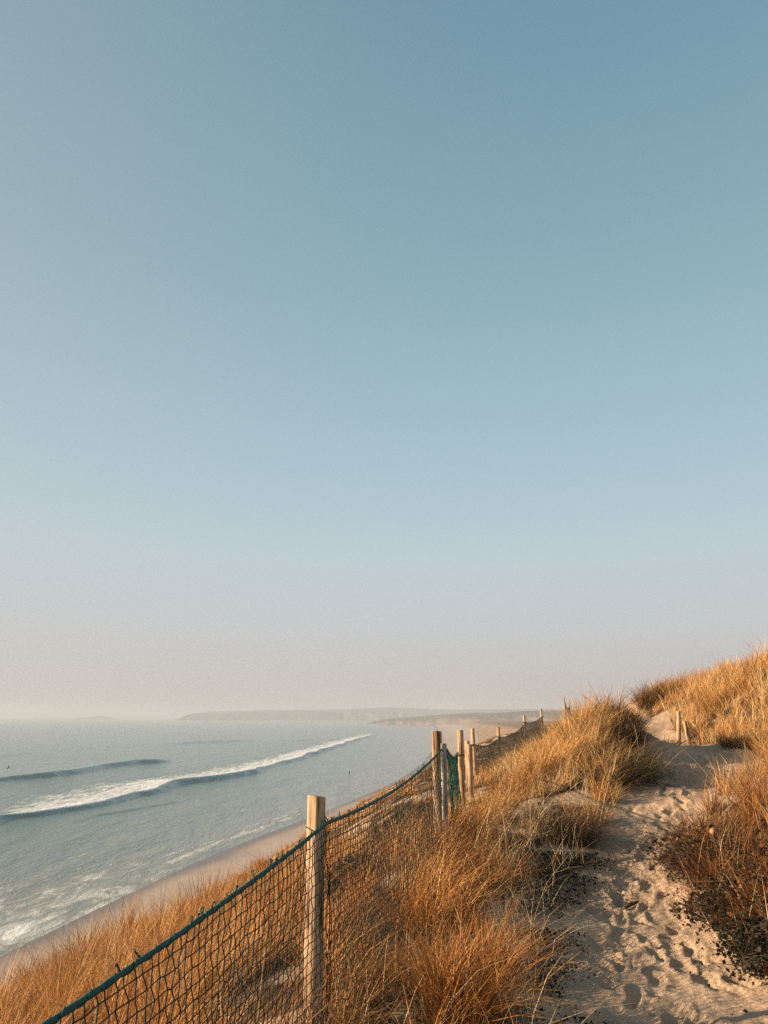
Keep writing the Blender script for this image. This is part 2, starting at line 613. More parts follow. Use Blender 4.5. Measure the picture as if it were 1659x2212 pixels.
def ground(x, y):
    x, y = np.asarray(x, float), np.asarray(y, float)
    r = np.hypot(x, y)
    near = tps(np.clip(x, -16, 24), np.clip(y, -8, 62))
    cz = np.interp(y, CREST_Y, CREST_Z)
    inland = np.clip((x - np.interp(y, CREST_Y, CREST_X)), 0, 400)
    far = cz + 3.0 * (1 - np.exp(-inland / 30.0)) + fbm(x / 38.0, y / 38.0, 4, 11) * np.clip(inland / 20, 0.15, 2.0)
    far = np.minimum(far, 0.2 + 0.0 * r) * np.where(r > 60, 1, 1)
    b = sstep(34, 60, np.maximum(r, np.abs(x) * 2.2))
    z = near * (1 - b) + far * b
    d = crest_d(x, y)
    face = cz + 0.55 - 0.64 * d
    z = smin(z, face, 0.9)
    z = z + fbm(x / 1.7, y / 1.7, 3, 3) * 0.10 * sstep(2.0, 6.0, r)
    return np.maximum(z, -27.2)


# ---- footprints pressed into the path
FOOT = []
_fr = np.random.default_rng(21)
for _s in range(280):
    i = int(_fr.integers(int(24 * 1.6), int(24 * 9.0)))
    px, py, w = PATH_D[i]
    nx, ny = PATH_D[i + 1][:2] - PATH_D[i - 1][:2]
    ln = math.hypot(nx, ny)
    nx, ny = nx / ln, ny / ln
    off = _fr.normal(0, 0.55) * w
    a = math.atan2(ny, nx) + _fr.normal(0, 0.38)
    FOOT.append((px - ny * off, py + nx * off, a, _fr.uniform(.13, .19), _fr.uniform(.055, .10), _fr.uniform(.018, .055)))


def trample(x, y):
    z = np.zeros_like(x)
    pd = path_dist(x, y)
    onp = sstep(.35, -.05, pd)
    m = (pd < .5) & (y < 20)
    if m.any():
        mx, my = x[m], y[m]
        dz = np.zeros_like(mx)
        for fx, fy, a, la, lb, dep in FOOT:
            k = (np.abs(mx - fx) < .32) & (np.abs(my - fy) < .32)
            if not k.any():
                continue
            ca, sa = math.cos(a), math.sin(a)
            ex, ey = mx[k] - fx, my[k] - fy
            p, q = (ex * ca + ey * sa) / la, (-ex * sa + ey * ca) / lb
            waist = 1 - 0.36 * np.exp(-((p + .18) / .30) ** 2) - .12 * (p < -.2)
            rr = np.sqrt(p * p + (q / waist) ** 2)
            pit = -dep * (1 - sstep(.05, 1.08, rr))
            rim = dep * .32 * np.exp(-((rr - 1.3) / .30) ** 2)
            dz[k] = np.minimum(dz[k] * (rr > .9) + dz[k] * .35 * (rr <= .9), dz[k]) * 0 + np.where(rr < 1.0, np.minimum(dz[k] * .35 + pit, pit), dz[k] + rim * .6)
        z[m] = dz
    z += onp * (fbm(x / .36, y / .36, 3, 31) * .042 + fbm(x / .13, y / .13, 2, 37) * .012 + fbm(x / .05, y / .05, 2, 39) * .004)
    z -= onp * .05
    return z


# polar sheet round the camera: fine where the photograph looks
ang = np.concatenate([np.arange(-180, -44, 3.0), np.arange(-44, -32, 0.5), np.arange(-32, 32, 0.075), np.arange(32, 44, 0.5), np.arange(44, 181, 3.0)])
rr_ = [0.5]
while rr_[-1] < 11500:
    r0 = rr_[-1]
    rr_.append(r0 + (max(.018, .0038 * r0) if r0 < 18 else (.0075 * r0 if r0 < 90 else .03 * r0)))
rr_ = np.array(rr_)
RRR, AAA = np.meshgrid(rr_, np.radians(ang), indexing='ij')
GX, GY = RRR * np.sin(AAA), RRR * np.cos(AAA)
GZ = ground(GX, GY)
pd_all = path_dist(GX, GY)
nearm = RRR < 32
_t = np.zeros_like(GX)
_t[nearm] = trample(GX[nearm], GY[nearm])
GZ = GZ + _t

BARE = [(.22, 9.6, .38), (1.15, 9.3, .34), (1.75, 8.3, .30), (2.55, 10.3, .42), (6.6, 13.2, .55), (7.3, 14.0, .35), (5.3, 11.3, .42), (5.8, 12.4, .5), (6.4, 14.4, .5), (1.6, 9.0, .22), (2.15, 4.6, .25), (-1.3, 7.2, .35), (-.6, 5.6, .25)]


def bare(x, y):
    b = np.zeros_like(np.asarray(x, float))
    for bx, by, br in BARE:
        b = np.maximum(b, 1 - sstep(br * .55, br * 1.15, np.hypot(x - bx, y - by)))
    return b


def sparse_zone(x, y):
    """trampled shady edge left of the path, with only low creepers"""
    a = sstep(.35, .75, x - (0.30 + .10 * (y - 4.5))) * sstep(9.0, 8.2, y)
    return a * (path_dist(x, y) < 1.4) * (x < np.interp(y, PATH[:, 1], PATH[:, 0]))


def grass_amount(x, y):
    pd = path_dist(x, y)
    g = sstep(.02, .42, pd) * (1 - bare(x, y)) * (1 - .58 * sparse_zone(x, y))
    return g * sstep(-.62, -.2, fbm(x / 1.1, y / 1.1, 3, 51) + .6 * ((x > 5.2) & (y > 11)))


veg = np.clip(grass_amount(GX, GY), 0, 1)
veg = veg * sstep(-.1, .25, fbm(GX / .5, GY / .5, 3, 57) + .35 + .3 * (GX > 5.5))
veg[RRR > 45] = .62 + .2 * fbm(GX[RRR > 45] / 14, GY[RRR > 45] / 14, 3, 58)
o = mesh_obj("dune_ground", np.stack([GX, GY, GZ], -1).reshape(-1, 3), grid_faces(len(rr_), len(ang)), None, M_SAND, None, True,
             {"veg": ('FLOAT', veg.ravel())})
tag(o, "pale trodden sand of the dunes with a footpath climbing between grass banks", "ground", kind="structure")

# beach
by_ = np.concatenate([np.arange(-300, 700, 4.0), np.geomspace(700, 9000, 80)])
bs_ = np.concatenate([np.arange(-30, 8, 1.0), np.arange(8, 80, 4.0)])
BY, BS = np.meshgrid(by_, bs_, indexing='ij')
BX = shore_x(BY) + BS
cusp = fbm(BY / 26.0, BS * 0 + 3.3, 3, 71) * 1.6
BZ = SEA + np.where(BS < 0, .035, .05) * (BS + cusp * sstep(-10, 0, BS) * 0) - .05 + sstep(25, 60, BS) * 1.0
wet = sstep(9.0, 2.5, BS + cusp * 2.0)
o = mesh_obj("beach", np.stack([BX, BY, BZ], -1).reshape(-1, 3), grid_faces(len(by_), len(bs_)), None, M_BEACH, None, True, {"wet": ('FLOAT', wet.ravel())})
tag(o, "strip of smooth pinkish sand beach along the water below the dunes", "beach", kind="structure")

# ------------------------------------------------------------------ sea
sa = np.radians(np.concatenate([np.arange(-100, -33, 1.5), np.arange(-33, 16, 0.055), np.arange(16, 50, 1.5)]))
dep = np.radians(np.concatenate([np.arange(26, 15, -.5), np.arange(15, 8, -.045), np.arange(8, 3, -.018), np.arange(3, 2, -.02), np.arange(2, .125, -.018)]))
srr = (-SEA) / np.tan(dep)
SR, SA = np.meshgrid(srr, sa, indexing='ij')
SX, SY = SR * np.sin(SA), SR * np.cos(SA)
off = shore_x(SY) - SX                       # metres offshore, roughly
SZ = np.full_like(SX, SEA)
foam = np.zeros_like(SX)


def plan_line(pts):
    P = np.array([on_sea(*Q(a, b)) for a, b in pts])
    P = P[np.argsort(P[:, 1])]
    return P


def wave(line, height, face, back, ends, wob, seed):
    """adds a breaker along a plan line; returns distance seaward of its toe and along-line envelope"""
    P = plan_line(line)
    fx = np.interp(SY, P[:, 1], P[:, 0]) + (vnoise(SY / wob, SY * 0, seed) - .5) * wob * .22 + (vnoise(SY / (wob * .3), SY * 0, seed + 1) - .5) * wob * .08
    d = fx - SX
    env = sstep(P[0, 1] - ends, P[0, 1] + ends, SY) * sstep(P[-1, 1] + ends, P[-1, 1] - ends, SY)
    env = env * (.65 + .5 * vnoise(SY / (wob * 1.3), SY * 0 + 5, seed + 2))
    prof = np.where(d < face, sstep(0, face, d), np.exp(-((d - face) / back)))
    prof = np.where(d < 0, 0, prof)
    return d, env, height * prof * env


WA = [(-60, 1812), (0, 1793), (69, 1772), (139, 1760), (222, 1746), (288, 1730), (347, 1713), (417, 1695), (486, 1685), (573, 1664), (650, 1642), (740, 1612), (800, 1591)]
crest = np.zeros_like(SX)  # mask of wave faces tinted teal for light glowing through
d, env, h = wave(WA, 1.7, 4.0, 16, 40, 40, 101)
SZ += h
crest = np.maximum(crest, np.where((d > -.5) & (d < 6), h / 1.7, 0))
PA = plan_line(WA)
qs = np.interp(SY, PA[:, 1], np.linspace(0, 1, len(PA)))
wid = np.interp(SY, [120, 196, 212, 224, 240, 265, 330, 420, 600, 900], [1, 1, 8, 38, 54, 66, 66, 56, 46, 50])
brk = sstep(198, 214, SY) * sstep(1600, 950, SY)
fA = np.where(d > 2.6, (1 - sstep(.25, 1.15, (d - 2.6) / np.maximum(wid, .5))), 0) * brk
foam = np.maximum(foam, fA * (.50 + .27 * np.exp(-np.maximum(d, 0) / 14)))
foam = np.maximum(foam, .5 * np.exp(-((d - 5.5) / 1.2) ** 2) * sstep(150, 130, SY))
d, env, h = wave([(20, 1686), (42, 1683), (153, 1672), (208, 1660), (299, 1650), (347, 1648), (390, 1645)], 2.7, 6, 20, 25, 60, 131)
SZ += h
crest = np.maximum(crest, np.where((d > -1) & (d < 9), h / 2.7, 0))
d, env, h = wave([(200, 1770), (232, 1763), (290, 1754), (354, 1742), (400, 1732)], .55, 3, 7, 20, 30, 151)
SZ += h
d, env, h = wave([(-40, 1700), (0, 1692), (30, 1688)], 1.2, 8, 16, 20, 50, 171)
SZ += h
d, env, h = wave([(380, 1608), (440, 1605), (520, 1602), (560, 1600)], 1.6, 16, 30, 80, 90, 191)
SZ += h
d, env, h = wave([(-40, 1646), (0, 1641), (60, 1634), (110, 1629)], 1.4, 14, 26, 60, 90, 211)
SZ += h
for i, (k0, y0) in enumerate([(700, 1597), (770, 1577), (840, 1568)]):
    L_ = [(k0 - 90, y0 + 4), (k0 - 40, y0 + 1), (k0, y0), (k0 + 60, y0 + 2), (k0 + 110, y0 + 12)]
    d, env, h = wave(L_, .9, 5, 30, 60, 90, 231 + 10 * i)
    SZ += h
    foam = np.maximum(foam, .52 * env * np.where(d > 2, np.exp(-(d - 2) / (50 + 50 * i)), 0))
# swell and shallows
SZ += .22 * fbm(off / 28.0, SY / 150.0, 3, 81) * sstep(10, 90, off)
foam = np.maximum(foam, (.30 * np.exp(-(np.maximum(off - 2, 0) / 9.0)) + .13 * np.exp(-((off - 2) / 1.6) ** 2)) * sstep(650, 300, SY) * (.75 + .5 * vnoise(SY / 34., off / 60., 91)))
foam = np.maximum(foam, .52 * sstep(90, 5, off) * sstep(235, 100, SY))
for o_, k_ in ((4.5, 1), (12, 2), (22, 3), (36, 4)):
    wv = 2.4 * fbm(SY / 22.0, SY * 0 + k_ * 7, 3, 500 + k_)
    foam = np.maximum(foam, (.50 - .03 * k_) * np.exp(-((off + wv - o_) / (1.0 + .25 * k_)) ** 2) * sstep(.35, .6, vnoise(SY / 30.0, SY * 0 + k_, 520 + k_)) * sstep(500, 250, SY))
foam = np.maximum(foam, .34 * sstep(40, 70, off) * sstep(190, 110, off) * sstep(420, 200, SY) * sstep(.45, .75, vnoise(SX / 40., SY / 60., 541)))
shallow = np.exp(-np.maximum(off - 5, 0) / 60.0)
shallow = np.maximum(shallow, .25)
edge = sstep(3000, 500, SR)
wob = fbm(SY / 26.0, SY * 0 + 3.3, 3, 71) * 1.6
SZ += .10 * sstep(14, 2, off + wob * 2) * edge
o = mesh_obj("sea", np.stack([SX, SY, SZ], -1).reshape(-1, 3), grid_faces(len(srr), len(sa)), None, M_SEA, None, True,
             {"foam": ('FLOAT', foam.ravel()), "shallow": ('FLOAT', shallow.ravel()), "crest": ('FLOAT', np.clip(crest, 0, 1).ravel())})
tag(o, "grey green sea with lines of white breakers rolling towards the beach", "sea", kind="structure")


# ------------------------------------------------------------------ far land
def ridge(name, pts, depth, mat, label, seed, cliff=.55):
    """pts: (x, y, top z); land that starts as a cliff on the near side and runs back by depth"""
    pts = np.array(pts, float)
    n = 420
    t = np.linspace(0, 1, n)
    k = np.linspace(0, 1, len(pts))
    x, y, z = (np.interp(t, k, pts[:, j]) for j in range(3))
    s = t * np.hypot(pts[-1, 0] - pts[0, 0], pts[-1, 1] - pts[0, 1])
    z = z + (z - SEA) * .07 * fbm(s / 300, s * 0, 4, seed)
    cross = np.array([0, .02, .05, .08, .12, .2, .35, .55, .75, 1.0])
    prof = np.array([0, .22, .45, cliff + .1, .74, .84, .93, 1.0, .9, 0])
    V = []
    for c, p in zip(cross, prof):
        jig = fbm(s / 90, s * 0 + c * 9, 4, seed + 3) * depth * .05
        bump = fbm(s / 160, s * 0 + c * 30, 4, seed + 5) * .10 * (p > 0) * (p < .99)
        V.append(np.stack([x, y + depth * c + jig, SEA - 2 + (z - SEA + 2) * np.clip(p + bump, 0, 1.05)], 1))
    V = np.stack(V, 1).reshape(-1, 3)
    o = mesh_obj(name, V, grid_faces(n, len(cross))[:, ::-1], None, mat, None, True)
    tag(o, label, name.replace("_", " "), kind="structure")


ridge("headland", [(-1352, 5000, -24), (-1320, 4980, 5), (-1280, 4960, 26), (-1150, 4950, 30), (-800, 4950, 38), (-300, 4900, 42), (0, 4850, 54), (150, 4800, 56), (400, 4700, 42), (900, 4500, 40), (1600, 4300, 46)],
      900, M_LAND, "long low headland fading into haze across the bay", 301)
ridge("far_coast", [(-60, 2650, -25), (10, 2400, -10), (80, 2250, -4), (180, 2050, 4), (300, 1850, 8), (420, 1700, 12), (700, 1500, 20), (1100, 1400, 26)],
      500, M_COAST, "hazy far shore of low sandy cliffs beyond the fence", 331)
ridge("island", [(-2425, 6000, -25), (-2400, 6000, -14), (-2350, 6000, -17), (-2300, 6000, -3), (-2250, 6000, 2), (-2220, 6000, -4), (-2180, 6000, -10), (-2120, 6000, -24)],
      120, M_LAND, "faint low islet on the horizon at the left", 351)

# ------------------------------------------------------------------ grass
PAL = {
    'straw': np.array((.64, .40, .175)), 'gold': np.array((.58, .290, .085)), 'orange': np.array((.53, .205, .040)),
    'rust': np.array((.29, .090, .018)), 'brown': np.array((.080, .037, .014)), 'olive': np.array((.042, .040, .015)), 'pale': np.array((.66, .49, .29))}
LV = np.array([0, .3, .65, 1.0])
TAP = np.array([.8, 1.0, .7, .06])


class Grass:
    def __init__(self):
        self.V, self.C = [], []

    def add(self, root, az, lean, L, bend, w, col):
        n = len(root)
        if n == 0:
            return
        t = LV[None, :]
        h = L[:, None] * (lean[:, None] * t + bend[:, None] * t ** 2.2)
        zz = L[:, None] * (t * np.sqrt(np.clip(1 - lean ** 2 * .7, .2, 1))[:, None] - .50 * (bend ** 2)[:, None] * t ** 2.4 - .22 * bend[:, None] * t ** 3)
        cx = root[:, 0:1] + np.cos(az)[:, None] * h
        cy = root[:, 1:2] + np.sin(az)[:, None] * h
        cz = root[:, 2:3] + zz
        tw = az + math.pi / 2 + RNG.normal(0, .7, n)
        wx, wy = np.cos(tw)[:, None] * w[:, None] * TAP[None], np.sin(tw)[:, None] * w[:, None] * TAP[None]
        a = np.stack([cx - wx * .5, cy - wy * .5, cz], -1)
        b = np.stack([cx + wx * .5, cy + wy * .5, cz], -1)
        V = np.stack([a, b], 2).reshape(n, 8, 3)
        self.V.append(V.astype(np.float32))
        self.C.append(np.repeat(col[:, None], 8, 1).astype(np.float32))

    def build(self, name, mat, origin=(0, 0, 0)):
        V = np.concatenate(self.V)
        C = np.concatenate(self.C)
        n = len(V)
        base = np.arange(n)[:, None] * 8
        q = np.concatenate([base + np.array([[2 * k, 2 * k + 1, 2 * k + 3, 2 * k + 2]]) for k in range(3)], 1).reshape(-1, 4)
        o = mesh_obj(name, V.reshape(-1, 3) - np.asarray(origin, np.float32), q, None, mat, None, False, {"tint": ('FLOAT_COLOR', C.reshape(-1, 3))})
        o.location = origin
        return o


def palette(n, mix):
    names = list(mix)
    p = np.array([mix[k] for k in names], float)
    c = np.array([PAL[k] for k in names])[RNG.choice(len(names), n, p=p / p.sum())]
    return c * RNG.uniform(.72, 1.2, (n, 1))


def tuft_blades(g, cx, cy, per, rad, H, wid, mix, spread=.35, bendm=.35, wind=(.10, .03), zoff=0.0):
    """cx, cy: tuft centres; per: blades in each; everything vectorised"""
    n = len(cx) * per
    if n == 0:
        return
    X, Y = np.repeat(cx, per), np.repeat(cy, per)
    Hh = np.repeat(H, per)
    a0 = RNG.uniform(0, 2 * math.pi, n)
    rr = np.repeat(rad, per) * np.sqrt(RNG.uniform(0, 1, n))
    x, y = X + np.cos(a0) * rr, Y + np.sin(a0) * rr
    z = ground(x, y) - .02 + zoff
    lean = np.abs(RNG.normal(0, spread, n)) * (.35 + .65 * rr / np.maximum(np.repeat(rad, per), 1e-6))
    dx, dy = np.cos(a0) * lean + wind[0] + RNG.normal(0, .15, n), np.sin(a0) * lean + wind[1] + RNG.normal(0, .15, n)
    az = np.arctan2(dy, dx)
    ln = np.clip(np.hypot(dx, dy), 0, .95)
    L = Hh * RNG.uniform(.45, 1.15, n)
    bend = np.clip(np.abs(RNG.normal(bendm, .22, n)), 0, 1.0)
    w = np.repeat(wid, per) * RNG.uniform(.6, 1.4, n)
    base = np.repeat(palette(len(cx), mix), per, 0)
    k = RNG.uniform(.25, .75, (n, 1))
    g.add(np.stack([x, y, z], 1), az, ln, L, bend, w, base * k + palette(n, mix) * (1 - k))


GR = {k: Grass() for k in ('sea', 'front', 'mound', 'right', 'far', 'bank')}
MIX = {
    'sea': dict(orange=5, gold=5, straw=1.6, rust=2.4, brown=1.2),
    'front': dict(orange=3.6, gold=2.2, straw=1.6, rust=3.6, brown=3.0, olive=1.0),
    'mound': dict(gold=4, straw=4, orange=2.2, brown=1, olive=.7, pale=.8),
    'right': dict(gold=4, straw=4, orange=2.6, brown=.8, olive=.5, pale=1.0),
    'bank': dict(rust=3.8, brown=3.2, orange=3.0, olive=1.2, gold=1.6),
    'far': dict(gold=4, straw=3, orange=3, brown=1.2, olive=.6)}
HGT = {'sea': .60, 'front': .47, 'mound': .60, 'right': .66, 'far': .75, 'bank': .66}
FENCE_X = lambda y: np.interp(y, [-2, .7, 4.2, 7.7, 10.9, 16, 21, 26, 29, 55], [-1.96, -1.26, -.35, .56, 1.0, 1.85, 3.1, 4.8, 5.95, 12.9])

for (y0, y1, dens, per) in ((1.6, 4, 8, 84), (4, 7, 8, 90), (7, 11, 8.5, 78), (11, 16, 8.5, 58), (16, 24, 8, 44), (24, 36, 4.0, 34), (36, 64, 2.0, 28)):
    area = (y1 - y0) * (0.62 * (y0 + y1) + 4)
    n = int(area * dens)
    y = RNG.uniform(y0, y1, n)
    x = RNG.uniform(-1, 1, n) * (.62 * y + 2)
    amt = grass_amount(x, y)
    keep = RNG.uniform(0, 1, n) < amt
    keep &= crest_d(x, y) < 3.5
    keep &= (RNG.uniform(0, 1, n) < .35) | (x > FENCE_X(y)) | (y + 1.2 * (x + 1.3) < 12.0)
    x, y = x[keep], y[keep]
    side = x < FENCE_X(y) - .03
    pathx = np.interp(y, PATH[:, 1], PATH[:, 0])
    left = (~side) & (x < pathx)
    zone = np.where(side, 0, np.where(left & (y < 9.0), 1, np.where(left & (y < 20), 2, 3)))
    zone = np.where(y > 30, 4, zone)
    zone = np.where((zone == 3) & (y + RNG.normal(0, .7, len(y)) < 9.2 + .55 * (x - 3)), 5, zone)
    for zi, key in enumerate(('sea', 'front', 'mound', 'right', 'far', 'bank')):
        m = zone == zi
        if not m.any():
            continue
        cx, cy = x[m], y[m]
        H = HGT[key] * (.62 + .78 * vnoise(cx / 1.5, cy / 1.5, 61)) * RNG.uniform(.75, 1.2, m.sum())
        H *= (.45 + .55 * sstep(.0, .8, path_dist(cx, cy))) * (1 - .45 * sparse_zone(cx, cy))
        dxf = cx - FENCE_X(cy)
        if zi in (0, 4):
            H *= np.where(dxf < 0, .36 + .64 * sstep(12.5, 9.5, cy + 1.2 * (cx + 1.3)), 1)
        if zi != 0:
            H *= np.where(cy > 8.5, .30 + .70 * sstep(.25, 2.0 + .03 * cy, dxf), 1)
        H *= .75 + .5 * vnoise(cx / .45 + 7, cy / .45, 67)
        rad = RNG.gamma(3.0, .032, m.sum()).clip(.03, .26) * (1 + .02 * cy)
        wid = .0022 + .00036 * cy
        pn = np.clip(per, 8, 90)
        tuft_blades(GR[key], cx, cy, pn, rad, H, wid, MIX[key], bendm=.30 if key != 'front' else .42)
        # dead thatch lying low between the tufts, browned to put shade into the gaps
        tuft_blades(GR[key], cx + RNG.normal(0, .1, m.sum()), cy + RNG.normal(0, .1, m.sum()), max(6, pn // 4), rad * 1.8, H * .5, wid * 1.3,
                    dict(brown=5, rust=3, olive=1, gold=.7), spread=1.0, bendm=.6)

for key, n_, x0_, x1_, y0_, y1_, mix_ in (('front', 1500, -.2, 1.9, 2.6, 9, dict(pale=3, straw=3, gold=2)), ('right', 3200, 1.9, 7.5, 4.2, 14, dict(pale=3, straw=3, orange=2, rust=1)),
                                    ('mound', 1500, 1.2, 5.0, 9, 15, dict(pale=4, straw=3, gold=2)), ('sea', 900, -4, .5, 3, 13, dict(straw=3, gold=3, pale=1))):
    n_ = n_ // (3 if key == 'sea' else 1)
    x, y = RNG.uniform(x0_, x1_, n_), RNG.uniform(y0_, y1_, n_)
    dxf = x - FENCE_X(y)
    pathx = np.interp(y, PATH[:, 1], PATH[:, 0])
    k = (path_dist(x, y) > .1) & {'front': (dxf > .05) & (x < pathx), 'right': x > pathx, 'mound': (dxf > .6) & (x < pathx), 'sea': dxf < -.1}[key]
    x, y = x[k], y[k]
    m_ = len(x)
    GR[key].add(np.stack([x, y, ground(x, y) - .02], 1), RNG.uniform(0, 6.283, m_), np.clip(np.abs(RNG.normal(.45, .28, m_)), 0, .95), RNG.uniform(.22, .62, m_),
                np.clip(np.abs(RNG.normal(.35, .35, m_)), 0, 1), (.0022 + .0003 * y) * RNG.uniform(.7, 1.2, m_), palette(m_, mix_))

for key, name, label in (
        ('sea', 'dune_grass', "orange dry marram grass covering the seaward dune face behind the netting"),
        ('front', 'dune_grass', "tangled rusty brown grass in the foreground between netting fence and sand path"),
        ('mound', 'dune_grass', "tall golden grass on the mound left of the path, beside the far fence"),
        ('right', 'dune_grass', "tall straw coloured grass on the bank rising right of the path"),
        ('bank', 'dune_grass', "reddish brown grass in dense tangle on the near bank right of the path"),
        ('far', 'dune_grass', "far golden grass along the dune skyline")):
    tag(GR[key].build(name, M_BLADE), label, "dune grass", "dune grass", "stuff")


# single tussocks that stand apart
def tussock(x, y, n, rad, H, mix, label, spread=.5, bendm=.5, wid=.0045, wind=(.12, 0)):
    g = Grass()
    one = np.array([x]), np.array([y])
    tuft_blades(g, *one, n, np.array([rad]), np.array([H]), np.array([wid]), mix, spread, bendm, wind)
    tuft_blades(g, *one, n // 3, np.array([rad * .9]), np.array([H * .55]), np.array([wid * 1.3]), dict(brown=3, olive=3, rust=1), .9, .6, (0, 0))
    o = g.build("grass_tussock", M_BLADE, (x, y, float(ground(np.array([x]), np.array([y]))[0])))
    return tag(o, label, "grass tussock", "single tussocks beside the path")


tussock(2.02, 8.75, 900, .30, .52, dict(olive=5, brown=4, straw=1.0, rust=1.5), "dark round tussock with pale arching blades, on bare sand left of the path narrows", .75, .75)
tussock(3.55, 11.5, 1000, .42, .70, dict(olive=4, brown=4, straw=1.6, gold=1), "big shaded tussock with long arching blades, hanging over path below the mound", .7, .8, .006)
tussock(1.35, 9.75, 420, .20, .62, dict(gold=4, straw=3, rust=2, brown=1), "upright golden tussock on sand in front of the mound", .35, .3)
tussock(.95, 8.3, 380, .22, .55, dict(gold=3, straw=3, rust=2, brown=1), "spiky straw tussock just right of the plank fence post", .5, .35)
tussock(.30, 6.1, 700, .30, .62, dict(gold=2, straw=3, orange=3, rust=2), "bushy orange tussock in front of netting, right of the nearest post", .5, .5)
tussock(6.35, 17.6, 500, .30, .45, dict(olive=5, brown=4, gold=1), "dark low tussock at the two stubby posts where the path dips", .6, .6, .007)
tussock(6.9, 14.9, 520, .38, .48, dict(gold=3, orange=3, olive=2, brown=2), "drooping orange tussock spilling from right bank onto the sand crest", .8, .7, .007)


tussock(3.15, 10.95, 700, .34, .52, dict(olive=5, brown=4, rust=2, straw=.8), "dark tussock low on mound's shaded foot, nearest the sand patch", .7, .75, .0055)  # this and the next three carry the flank's shade in their colours
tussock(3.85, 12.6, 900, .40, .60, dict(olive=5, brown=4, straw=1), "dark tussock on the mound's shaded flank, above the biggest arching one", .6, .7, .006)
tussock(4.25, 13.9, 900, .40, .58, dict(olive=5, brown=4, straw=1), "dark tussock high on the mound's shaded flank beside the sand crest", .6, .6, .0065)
tussock(4.6, 15.0, 900, .38, .52, dict(olive=5, brown=4, straw=.7), "shade-coloured topmost tussock of the mound, left of where the path dips", .5, .6, .007)
tussock(10.35, 29.5, 900, .55, .95, dict(olive=4, brown=4, gold=3, orange=2), "shaggy dark tussock at the left end of the skyline ridge", .4, .5, .011)
tussock(11.2, 29.0, 800, .5, .9, dict(brown=4, olive=2, gold=4, orange=2), "shaggy brown tussock on the skyline ridge, right of its left end", .4, .5, .011)


tussock(.40, 4.35, 600, .18, .52, dict(rust=3, brown=3, orange=2, gold=1), "rusty tussock added at the bottom edge of frame, left of the footprints", .45, .45, .004)  # this and the next added to break up the post's shadow
tussock(.62, 5.15, 420, .16, .40, dict(rust=2, brown=4, orange=1, straw=1), "added brown tussock on shaded sand, up the path from the rusty one", .5, .5, .004)


tussock(2.55, 12.4, 800, .34, .72, dict(gold=4, straw=4, orange=2, pale=1), "tall golden tussock on the sunny face of mound, facing the fence", .45, .45, .0055)
tussock(3.60, 14.0, 900, .42, .66, dict(gold=4, straw=4, orange=2, pale=1), "highest golden tussock, on top of the mound against the sky", .45, .4, .006)
tussock(1.9, 11.6, 600, .28, .55, dict(orange=4, gold=3, straw=2, rust=2), "orange tussock at foot of the mound, beside the shorter netless post", .5, .45, .005)
tussock(8.6, 19.3, 900, .45, .85, dict(gold=4, straw=3, orange=4), "big bright tussock high on the right bank above the stubby posts", .5, .45, .008)


tussock(2.62, 5.35, 800, .30, .46, dict(rust=4, brown=4, orange=2.5, gold=1), "rusty tussock growing out of the low dark shrubs at the right edge", .7, .6, .004)
tussock(2.75, 6.35, 900, .34, .50, dict(rust=4, brown=4, orange=3, gold=1), "wide rust brown tussock beside the round seed head", .7, .6, .0045)
tussock(3.15, 7.6, 800, .34, .55, dict(rust=3, brown=4, orange=3, gold=2), "brown tussock on right bank, opposite the dark round one across the path", .6, .6, .005)


# ------------------------------------------------------------------ leafy plants
def leaf_mesh(pts, size, cols, flat=.5):
    n = len(pts)
    az = RNG.uniform(0, 2 * math.pi, n)
    el = RNG.normal(.25, flat, n)
    d = np.stack([np.cos(az) * np.cos(el), np.sin(az) * np.cos(el), np.sin(el)], 1)
    s = np.cross(d, RNG.normal(0, 1, (n, 3)))
    s /= np.linalg.norm(s, axis=1, keepdims=True)
    L = size * RNG.uniform(.6, 1.3, (n, 1))
    Wd = L * RNG.uniform(.28, .45, (n, 1))
    up = np.cross(s, d) * L * .12
    V = np.stack([pts, pts + d * L * .5 + s * Wd + up, pts + d * L, pts + d * L * .5 - s * Wd + up], 1)
    C = np.repeat(cols[:, None], 4, 1)
    q = np.arange(n * 4).reshape(n, 4)
    return V.reshape(-1, 3), q, C.reshape(-1, 3)


LEAFC = np.array([(.022, .022, .009), (.036, .027, .011), (.065, .036, .012), (.17, .062, .015), (.014, .016, .008)])


